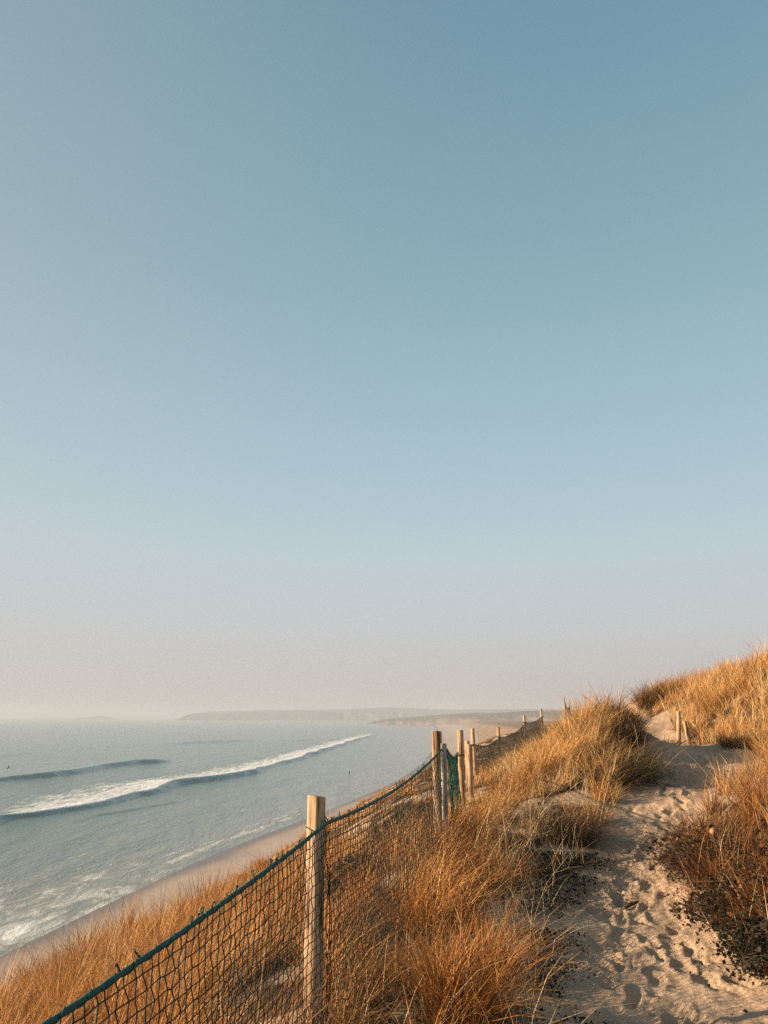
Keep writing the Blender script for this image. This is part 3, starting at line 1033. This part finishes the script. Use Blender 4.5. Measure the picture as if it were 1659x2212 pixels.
def shrub(x, y, rx, ry, h, n, label, warm=.25):
    z0 = float(ground(np.array([x]), np.array([y]))[0])
    root = empty("shrub", (x, y, z0), label, "shrub", "low dark shrubs on the dunes")
    tw = Tubes()
    tips = []
    for k in range(80):
        a, rr = RNG.uniform(0, 2 * math.pi), math.sqrt(RNG.uniform(0, 1))
        e = np.array([math.cos(a) * rx * rr, math.sin(a) * ry * rr, 0])
        e[2] = float(ground(np.array([x + e[0]]), np.array([y + e[1]]))[0]) - z0 + h * RNG.uniform(.45, 1.05) * (1 - .5 * rr * rr)
        s = e * np.array([.45, .45, 0]) + RNG.normal(0, .02, 3)
        s[2] = float(ground(np.array([x + s[0]]), np.array([y + s[1]]))[0]) - z0 - .02
        m = (s + e) / 2 + RNG.normal(0, .03, 3)
        tw.tube([s, m, e], [.0048, .0036, .002], 5)
        for _ in range(3):
            f = e + RNG.normal(0, .07, 3) * np.array([1, 1, .6])
            tw.tube([m * .3 + e * .7, f], [.0024, .0014], 4)
            tips.append(f)
        tips += [m, e, e * .7 + m * .3]
    tw.build("stems", M_TWIG, root)
    tips = np.array(tips)
    p = tips[RNG.integers(0, len(tips), n)] + RNG.normal(0, 1, (n, 3)) * np.array([.034, .034, .026])
    gz = ground(x + p[:, 0], y + p[:, 1]) - z0
    p[:, 2] = np.maximum(p[:, 2], gz + .008)
    ci = np.where(RNG.uniform(0, 1, n) < warm, RNG.integers(2, 4, n), RNG.choice([0, 1, 4], n))
    V, q, C = leaf_mesh(p, (.020 + .0012 * y) * RNG.uniform(.5, 1.4, (n, 1)), LEAFC[ci] * RNG.uniform(.5, 1.4, (n, 1)))
    mesh_obj("foliage", V, q, None, M_LEAF, root, False, {"tint": ('FLOAT_COLOR', C)})
    return root


shrub(2.75, 6.9, .42, .5, .24, 3000, "leafy brown shrub right of the path, with pale dry stalks above it", .5)
shrub(2.42, 5.75, .32, .34, .20, 3000, "low dark shrub spreading over right edge of the footprinted sand", .35)
shrub(2.85, 5.9, .40, .40, .22, 2800, "brown leafed shrub at right frame edge behind the low dark one", .6)
shrub(2.42, 5.02, .36, .32, .20, 3000, "almost black shrub at the right frame edge, above the corner one", .08)
shrub(.28, 10.3, .50, .40, .36, 2600, "dark bush behind the netting, left of the plank fence post", .1)
shrub(5.1, 9.3, .5, .45, .28, 2600, "brownish shrub higher up the bank, right of the narrow path", .6)
shrub(2.36, 4.72, .36, .30, .22, 3000, "dark shrub in the bottom right corner, nearest the camera", .15)
shrub(-.35, 7.5, .3, .4, .22, 1200, "small dark bush behind the netting, halfway along nearer panel", .2)

# low creepers on the shaded sand left of the path, and litter on the path edges
n = 90000
y = RNG.uniform(3.8, 9.2, n)
x = RNG.uniform(.2, 2.2, n)
pdv = path_dist(x, y)
pr = sparse_zone(x, y) * sstep(-.18, .25, fbm(x / .30, y / .30, 3, 401) + .12 * (pdv > .1)) * sstep(-.25, .15, pdv)
k = RNG.uniform(0, 1, n) < pr * .9
x, y = x[k], y[k]
p = np.stack([x, y, ground(x, y) + RNG.uniform(-.02, 1, len(x)) * .09 * vnoise(x / .09, y / .09, 409)], 1)
V, q, C = leaf_mesh(p, .017 * RNG.uniform(.6, 1.5, (len(x), 1)), LEAFC[RNG.choice(5, len(x), p=[.3, .25, .12, .03, .3])] * RNG.uniform(.6, 1.3, (len(x), 1)))
o = mesh_obj("ground_cover", V, q, None, M_LEAF, None, False, {"tint": ('FLOAT_COLOR', C)})
tag(o, "low dark creeping leaves on the shaded sand left of the path", "ground cover", kind="stuff")

n = 26000
y = RNG.uniform(4, 16, n)
x = RNG.uniform(.5, 8.5, n)
pdv = path_dist(x, y)
k = RNG.uniform(0, 1, n) < (np.exp(-((pdv - .12) / .22) ** 2) * .35 + .02 * (pdv < 0)) * sstep(-.2, .3, fbm(x / .5, y / .5, 3, 431))
x, y = x[k], y[k]
zz = ground(x, y) + trample(x, y)
p = np.stack([x, y, zz + .006], 1)
V, q, C = leaf_mesh(p, .022, np.array([(.10, .06, .03), (.05, .04, .02), (.22, .12, .05)])[RNG.integers(0, 3, len(x))], .25)
o = mesh_obj("leaf_litter", V, q, None, M_LEAF, None, False, {"tint": ('FLOAT_COLOR', C)})
tag(o, "dead leaf scraps scattered over the edges of the sand path", "leaf litter", kind="stuff")


# ------------------------------------------------------------------ posts, ropes, nets
def gz(x, y):
    return float(ground(np.array([x]), np.array([y]))[0])


def post_mesh(name, base, top, rad, parent=None, sides=18, seed=0, mat=None, loc=None, square=None):
    rg = np.random.default_rng(seed)
    base, top = np.asarray(base, float), np.asarray(top, float)
    n = 15
    t = np.linspace(0, 1, n)
    a = np.arange(sides) * 2 * math.pi / sides
    ax = top - base
    ln = np.linalg.norm(ax)
    e1 = np.cross(ax / ln, [0, 1, 0]); e1 /= np.linalg.norm(e1)
    e2 = np.cross(ax / ln, e1)
    lob = 1 + .05 * np.cos(2 * a + rg.uniform(0, 6)) + .025 * np.cos(3 * a + rg.uniform(0, 6))
    if square is not None:      # split timber: four rounded faces, turned by an angle
        b_ = a - square
        lob = lob * (np.abs(np.cos(b_)) ** 6 + np.abs(np.sin(b_)) ** 6) ** (-1 / 6)
    V = []
    for i, s in enumerate(t):
        r = rad * (1.04 - .08 * s) * lob * (1 + rg.normal(0, .006, sides))
        c = base + ax * s + (e1 * math.sin(s * 5 + seed) + e2 * math.cos(s * 4 + seed)) * rad * .04
        V.append(c + r[:, None] * (np.cos(a)[:, None] * e1 + np.sin(a)[:, None] * e2))
    tilt = rg.normal(0, .06, 2)
    capc = base + ax
    for f, dz in ((.94, .004), (.5, .006), (.01, .006)):
        r = rad * .96 * f * lob
        ring = capc + (ax / ln) * dz + r[:, None] * (np.cos(a)[:, None] * e1 + np.sin(a)[:, None] * e2)
        V.append(ring)
    V = np.array(V)
    # slightly skewed saw cut
    for i in range(n - 1, n + 3):
        rel = V[i] - capc
        V[i] += (ax / ln) * (rel @ e1 * tilt[0] + rel @ e2 * tilt[1])[:, None]
    nr = len(V)
    i = np.arange(nr - 1)[:, None] * sides
    k = np.arange(sides)[None]
    k2 = (k + 1) % sides
    q = np.stack([i + k, i + sides + k, i + sides + k2, i + k2], -1).reshape(-1, 4)
    org = np.asarray(loc if loc is not None else (0, 0, 0), float)
    o = mesh_obj(name, V.reshape(-1, 3) - org, q, None, mat or M_POST, parent, True)
    if parent is None:
        o.location = org
    return o


def post_at(u, v, Y):
    return W(u, v, Y)


def sag_line(A, B, sag, n):
    t = np.linspace(0, 1, n)[:, None]
    P = np.asarray(A) * (1 - t) + np.asarray(B) * t
    P[:, 2] -= 4 * sag * (t * (1 - t))[:, 0]
    return P


def rope(P, rad, parent, origin, frays=0, seed=0):
    rg = np.random.default_rng(seed)
    T = Tubes()
    n = len(P)
    dense = np.stack([np.interp(np.linspace(0, n - 1, n * 4), np.arange(n), P[:, j]) for j in range(3)], 1)
    s = np.arange(len(dense))
    r = rad * (1 + .10 * np.sin(s * 1.1) + rg.normal(0, .05, len(dense)))
    T.tube(dense, r, 8)
    d = P[-1] - P[0]
    d /= np.linalg.norm(d)
    nrm = np.cross(d, [0, 0, 1]); nrm /= np.linalg.norm(nrm)
    # lashing cord wound round the head rope
    L = np.linalg.norm(P[-1] - P[0])
    m = int(L / .012)
    ss = np.linspace(0, n - 1, m)
    c = np.stack([np.interp(ss, np.arange(n), P[:, j]) for j in range(3)], 1)
    ph = np.linspace(0, L / .11 * 2 * math.pi, m)
    up = np.cross(nrm, d)
    T.tube(c + (rad * 1.12) * (np.cos(ph)[:, None] * nrm + np.sin(ph)[:, None] * up), rad * .26, 5)
    for _ in range(frays):
        k = rg.uniform(0, n - 1.01)
        i0 = int(k)
        q = P[i0] * (1 - k + i0) + P[i0 + 1] * (k - i0)
        tip = q + up * rg.uniform(.014, .034) + d * rg.normal(0, .014) + nrm * rg.normal(0, .01)
        tip2 = tip + d * rg.normal(0, .012) + up * rg.normal(0, .004)
        T.tube([q, tip, tip2], [.0032, .0028, .004], 5)
    return T.build("rope", M_ROPE, parent, True, origin)


def net(P, hgt, cell, cord, parent, origin, mat, seed=0, skew=0.0, loose=1.0):
    """netting hung from the head rope P down to the ground"""
    rg = np.random.default_rng(seed)
    seg = np.linalg.norm(np.diff(P, axis=0), axis=1)
    L = seg.sum()
    nc = max(4, int(L / cell))
    nr = max(4, int(hgt / cell))
    s = np.linspace(0, L, nc + 1)
    cs = np.concatenate([[0], np.cumsum(seg)])
    top = np.stack([np.interp(s, cs, P[:, j]) for j in range(3)], 1)
    d = (P[-1] - P[0]) / np.linalg.norm(P[-1] - P[0])
    nrm = np.cross(d, [0, 0, 1]); nrm /= np.linalg.norm(nrm)
    r = np.arange(nr + 1)[:, None]
    c = np.arange(nc + 1)[None]
    N = np.zeros((nr + 1, nc + 1, 3))
    bulge = fbm(c * .05 + seed, r * .07, 3, seed) * .035 * loose
    slide = fbm(c * .06 + 9 + seed, r * .10, 3, seed + 9) * .035 * loose
    drop = r * cell * (1 + .05 * fbm(c * .04, r * 0., 2, seed + 4))
    frac = r / nr
    N[..., 0] = top[None, :, 0] + nrm[0] * (bulge * np.minimum(1, r / 4)) + d[0] * (slide * np.minimum(1, r / 3) + skew * drop)
    N[..., 1] = top[None, :, 1] + nrm[1] * (bulge * np.minimum(1, r / 4)) + d[1] * (slide * np.minimum(1, r / 3) + skew * drop)
    N[..., 2] = top[None, :, 2] - drop + .018 * loose * fbm(c * .11, r * .13, 2, seed + 6)
    # knots alternate a little so the meshes hang as soft lozenges
    alt = ((r + c) % 2 - .5) * cell * .30
    for j in range(3):
        N[..., j] += d[j] * alt * np.minimum(1, r) + rg.normal(0, cell * .05, N.shape[:2])
    T = Tubes()
    T.segs(N[:-1].reshape(-1, 3), N[1:].reshape(-1, 3), cord, 4)
    T.segs(N[1:, :-1].reshape(-1, 3), N[1:, 1:].reshape(-1, 3), cord, 4)
    return T.build("net", mat, parent, False, origin)


def wrap(c, rad, cord, parent, origin, turns=2, mat=None):
    a = np.linspace(0, turns * 2 * math.pi, 20 * turns)
    P = np.stack([c[0] + rad * np.cos(a), c[1] + rad * np.sin(a), c[2] + cord * 1.7 * (a / (2 * math.pi)) - cord * turns], 1)
    T = Tubes()
    T.tube(P, cord, 6)
    return T.build("tie", mat or M_ROPE, parent, True, origin)


# ---- the near fence with green netting: four posts and a plank
P1 = post_at(317, 797, 4.2); P2 = post_at(436.5, 731.5, 7.7); P3 = post_at(460.2, 730.5, 10.9)
fd = (P2 - P1)[:2]
fd = fd / np.linalg.norm(fd)
fn = np.array([fd[1], -fd[0]])               # towards the path
P0 = np.array([P1[0] - fd[0] * 3.55, P1[1] - fd[1] * 3.55, -.66])
org = (P1[0], P1[1], gz(P1[0], P1[1]))
near_fence = empty("netting_fence", org, "near fence of round wooden posts with green netting under a thick green rope", "fence", "netting fences along the dune edge")
SQ = R(52.4)
for i, (p, rad, lx) in enumerate(((P0, .05, 0), (P1, .0505, .0), (P2, .052, .02), (P3, .047, .01))):
    b = np.array([p[0] + lx, p[1], gz(p[0], p[1]) - .35])
    post_mesh("post", b - np.array(org), p - np.array(org), rad * (.74 if i == 1 else 1), near_fence, 40 if i == 1 else 20, 40 + i, square=SQ if i == 1 else None)
offn = np.array([fn[0], fn[1], 0]) * .062
A = W(320, 822, 4.2); A[:2] = P1[:2]; A = A + offn
B = W(438, 748, 7.7); B[:2] = P2[:2]; B = B + offn * .95
Z0 = np.array([P0[0], P0[1], -.77]) + offn
r1 = sag_line(Z0, A, .05, 60)
r2 = sag_line(A, B, .075, 60)
rope(np.concatenate([r1, r2[1:]]), .0090, near_fence, org, 80, 3)
net(r1, 1.25, .046, .0024, near_fence, org, M_NET, 5)
net(r2, 1.15, .046, .0023, near_fence, org, M_NET, 6)
# grey plank nailed upright to the second post
pc = W(443.6, 743.5, 7.62)
yaw = math.atan2(-.80, .60)
t1 = np.array([-math.sin(yaw), math.cos(yaw), 0]); n1 = np.array([math.cos(yaw), math.sin(yaw), 0])
zb = gz(pc[0], pc[1]) - .1
hw, ht = .030, .011
V = []
for z, f in ((zb, 1), (zb + .45, 1.02), (pc[2] - .006, .98), (pc[2], .92)):
    for sx, sy in ((-1, -1), (1, -1), (1, 1), (-1, 1)):
        V.append(np.array([pc[0], pc[1], z]) + t1 * hw * sx * f + n1 * ht * sy * f - np.array(org))
q = [(i * 4 + k, i * 4 + (k + 1) % 4, i * 4 + 4 + (k + 1) % 4, i * 4 + 4 + k) for i in range(3) for k in range(4)] + [(12, 13, 14, 15), (3, 2, 1, 0)]
o = mesh_obj("plank", V, q, None, M_PLANK, near_fence)
tag(o, "weathered grey plank")
C0 = W(446.8, 750, 7.75); D0 = W(457.8, 753, 10.8)
r3 = sag_line(C0, D0, .07, 40)
rope(r3, .010, near_fence, org, 16, 8)
net(r3, 1.12, .042, .0030, near_fence, org, M_NETG, 9, loose=1.6)
D1 = W(460.2, 755, 10.9)
wrap(D1, .053, .005, near_fence, org, 2, M_TWIG)

# ---- the far run
specs = [(472.3, 728.6, 16.0, .046), (498, 727, 21.0, .047), (524, 715.5, 26.0, .048), (541, 709, 29.5, .05)]
tops = [post_at(u, v, Y) for u, v, Y, _ in specs]
org = (tops[0][0], tops[0][1], gz(tops[0][0], tops[0][1]))
far_fence = empty("netting_fence", org, "far run of four posts with sagging dark netting climbing behind grass mound", "fence", "netting fences along the dune edge")
for i, (p, sp) in enumerate(zip(tops, specs)):
    b = np.array([p[0] + .04, p[1], gz(p[0], p[1]) - .3])
    post_mesh("post", b - np.array(org), p - np.array(org), sp[3], far_fence, 12, 60 + i)
ry = [745, 737, 722.5, 716]
att = []
for (u, v, Y, rad), y in zip(specs, ry):
    a = W(u, y, Y)
    att.append(a + np.array([.05, -.03, 0]))
for i in range(3):
    r_ = sag_line(att[i], att[i + 1], (.10, .13, .09)[i], 30)
    rope(r_, .011, far_fence, org, 0, 70 + i)
    net(r_, 1.05, .06, .0042, far_fence, org, M_NETF, 80 + i)
    wrap(att[i] - np.array([.05, -.03, 0]), specs[i][3] + .008, .008, far_fence, org, 2, M_TWIG)

# ---- two posts on the skyline
tops = [post_at(564, 696.5, 55.0), post_at(569, 698.4, 58.0)]
org = (tops[0][0], tops[0][1], gz(tops[0][0], tops[0][1]))
sky_fence = empty("netting_fence", org, "tiny farthest fence of two posts and a net on the skyline", "fence", "netting fences along the dune edge")
for i, p in enumerate(tops):
    b = np.array([p[0], p[1], min(gz(p[0], p[1]), p[2] - .9) - .3])
    post_mesh("post", b - np.array(org), p - np.array(org), .042, sky_fence, 10, 90 + i)
r_ = sag_line(tops[0] + np.array([.03, -.05, -.35]), tops[1] + np.array([0, -.05, -.5]), .35, 16)
rope(r_, .018, sky_fence, org, 0, 95)
net(r_, .9, .11, .007, sky_fence, org, M_NETF, 96)


# ---- loose posts
def loose_post(u, v, Y, rad, label, lean=(0, 0), seed=0, hmin=None):
    p = post_at(u, v, Y)
    g = gz(p[0] + lean[0], p[1] + lean[1])
    b = np.array([p[0] + lean[0], p[1] + lean[1], g - .3])
    o = post_mesh("wooden_post", b, p, rad, None, 14, seed, loc=(b[0], b[1], g))
    return tag(o, label, "post", "loose wooden posts on the dunes")


loose_post(469.2, 744.7, 12.3, .043, "shorter round post just right of the tall pale one, netless", (.02, 0), 201)
loose_post(467.0, 741.0, 13.6, .043, "half hidden post squeezed between two others behind the netting corner", (.0, 0), 202)
loose_post(459.6, 823, 10.2, .045, "sawn off stub low in sand at the foot of the netting corner", (.0, 0), 203)
loose_post(678.5, 711.5, 18.2, .052, "taller leaning grey post in the grass right of the path dip", (-.10, .0), 204)
loose_post(684.5, 721.0, 17.8, .050, "shorter stubby post leaning left, beside its taller neighbour right of path", (.10, .0), 205)

# ------------------------------------------------------------------ small things
# driftwood stick on the path
sx, sy = W(632, 906, 6.55)[:2]
sz = gz(sx, sy) + float(trample(np.array([sx]), np.array([sy]))[0])
T = Tubes()
T.tube([(-.075, -.05, .012), (-.03, -.015, .022), (.02, .02, .026), (.07, .045, .034)], [.012, .016, .015, .007], 8)
o = T.build("stick", M_TWIG)
o.location = (sx, sy, sz)
tag(o, "short dark stick lying on the footprinted sand", "stick")

# dry round seed head on a stalk among the shrubs at the right
hx, hy = 2.62, 6.35
hz = gz(hx, hy)
root = empty("seed_head", (hx, hy, hz), "dry round seed head on a thin stalk above dark shrub", "plant")
T = Tubes()
T.tube([(0, 0, -.02), (.01, 0, .18), (-.005, 0, .36)], [.0025, .002, .002], 6)
T.build("stalk", M_TWIG, root)
T = Tubes()
ph = np.linspace(0, math.pi, 9)
T.tube(np.stack([-.005 + 0 * ph, 0 * ph, .385 - .024 * np.cos(ph)], 1), .022 * np.sin(ph) + .001, 12)
for k in range(60):
    v = RNG.normal(0, 1, 3); v /= np.linalg.norm(v)
    c = np.array([-.005, 0, .385])
    T.tube([c + v * .018, c + v * .030], [.0015, .0005], 4)
T.build("flower_head", plain("dry_seed", (.40, .25, .12), .9), root)


# person in the shallows
def person(x, y, z):
    me = bpy.data.meshes.new("person")
    v = [(0, 0, .92), (0, .0, 1.15), (0, .01, 1.36), (0, 0, 1.48), (0, -.02, 1.60), (0, -.03, 1.70),
         (.10, 0, .86), (.12, -.05, .48), (.13, .02, .08), (.13, -.14, .03),
         (-.10, 0, .86), (-.13, .06, .48), (-.15, .12, .08), (-.15, -.03, .03),
         (.19, .01, 1.36), (.26, .02, 1.10), (.27, -.08, .86), (.27, -.11, .76),
         (-.19, .01, 1.36), (-.27, .04, 1.10), (-.28, -.05, .86), (-.28, -.08, .76)]
    r = [.15, .14, .16, .06, .10, .085, .10, .065, .045, .035, .10, .065, .045, .035, .065, .048, .036, .03, .065, .048, .036, .03]
    e = [(0, 1), (1, 2), (2, 3), (3, 4), (4, 5), (0, 6), (6, 7), (7, 8), (8, 9), (0, 10), (10, 11), (11, 12), (12, 13),
         (2, 14), (14, 15), (15, 16), (16, 17), (2, 18), (18, 19), (19, 20), (20, 21)]
    me.from_pydata(v, e, [])
    o = bpy.data.objects.new("person", me)
    COL.objects.link(o)
    me.materials.append(M_DARK)
    m = o.modifiers.new("skin", 'SKIN')
    for i, sv in enumerate(me.skin_vertices[0].data):
        sv.radius = (r[i], r[i] * .8)
        sv.use_root = (i == 0)
    s = o.modifiers.new("sub", 'SUBSURF')
    s.levels = s.render_levels = 2
    o.location = (x, y, z)
    return o


px_, py_ = on_sea(*Q(755, 1675))
o = person(px_, py_, SEA + .02)
o.rotation_euler[2] = R(35)
o.scale = (1.25, 1.25, 1.12)
tag(o, "tiny dark figure of a person standing in the shallow water off the beach", "person")
T = Tubes()
ph = np.linspace(0, math.pi * .72, 8)
T.tube(np.stack([0 * ph, -.01 + .015 * ph, 1.69 + .105 * np.cos(ph)], 1), .10 * np.sin(ph) + .004, 12)
T.build("hair", plain("dark_hair", (.03, .02, .015), .7), o)

# bird gliding over the sea
bp_ = W(8.3, 768, 150.0)
root = empty("bird", tuple(bp_), "small black seabird gliding low over the sea at left edge", "bird")
T = Tubes()
T.tube([(-.26, 0, 0), (-.16, 0, .01), (0, 0, .015), (.14, 0, .03), (.20, 0, .05), (.25, 0, .045)], [.02, .05, .075, .06, .045, .02], 10)
body = T.build("body", M_BIRD, root)
T = Tubes()
T.tube([(.245, 0, .045), (.31, 0, .04)], [.013, .003], 6)
T.build("beak", M_BIRD, root)
for sgn in (-1, 1):
    n = 8
    V, t = [], np.linspace(0, 1, n)
    for s in t:
        yv = sgn * (.04 + s * .62)
        zv = .03 + .30 * s * (1.15 - .45 * s)
        ch = .17 * (1 - s ** 1.6 * .85)
        xc = .03 + .05 * math.sin(s * 3) - .10 * s * s
        for dx, dz in ((ch * .5, 0), (0, .012 * (1 - s)), (-ch * .5, -.004), (0, -.010 * (1 - s))):
            V.append((xc + dx, yv, zv + dz))
    q = [(i * 4 + k, i * 4 + (k + 1) % 4, i * 4 + 4 + (k + 1) % 4, i * 4 + 4 + k) for i in range(n - 1) for k in range(4)] + [(0, 3, 2, 1), (4 * n - 4, 4 * n - 3, 4 * n - 2, 4 * n - 1)]
    mesh_obj("wing", V, q, None, M_BIRD, root, True)
root.rotation_euler = (R(28), R(-12), R(20))
root.scale = (1.15,) * 3

# ------------------------------------------------------------------ haze
HAZE = 3.0e-4
v = [(x, y, z) for z in (-29.0, 66.0) for (x, y) in ((-12500, -2000), (12500, -2000), (12500, 12500), (-12500, 12500))]
q = [(3, 2, 1, 0), (4, 5, 6, 7), (0, 1, 5, 4), (1, 2, 6, 5), (2, 3, 7, 6), (3, 0, 4, 7)]
m, nt, out = new_mat("haze_air")
pv = nd(nt, "ShaderNodeVolumePrincipled")
pv.inputs["Color"].default_value = (0.61, 0.64, 0.705, 1)
pv.inputs["Density"].default_value = HAZE
pv.inputs["Anisotropy"].default_value = 0.1
nt.links.new(pv.outputs[0], out.inputs["Volume"])
o = mesh_obj("haze", v, q, None, m)
tag(o, "thin pale sea haze over the whole bay", "haze", kind="stuff")
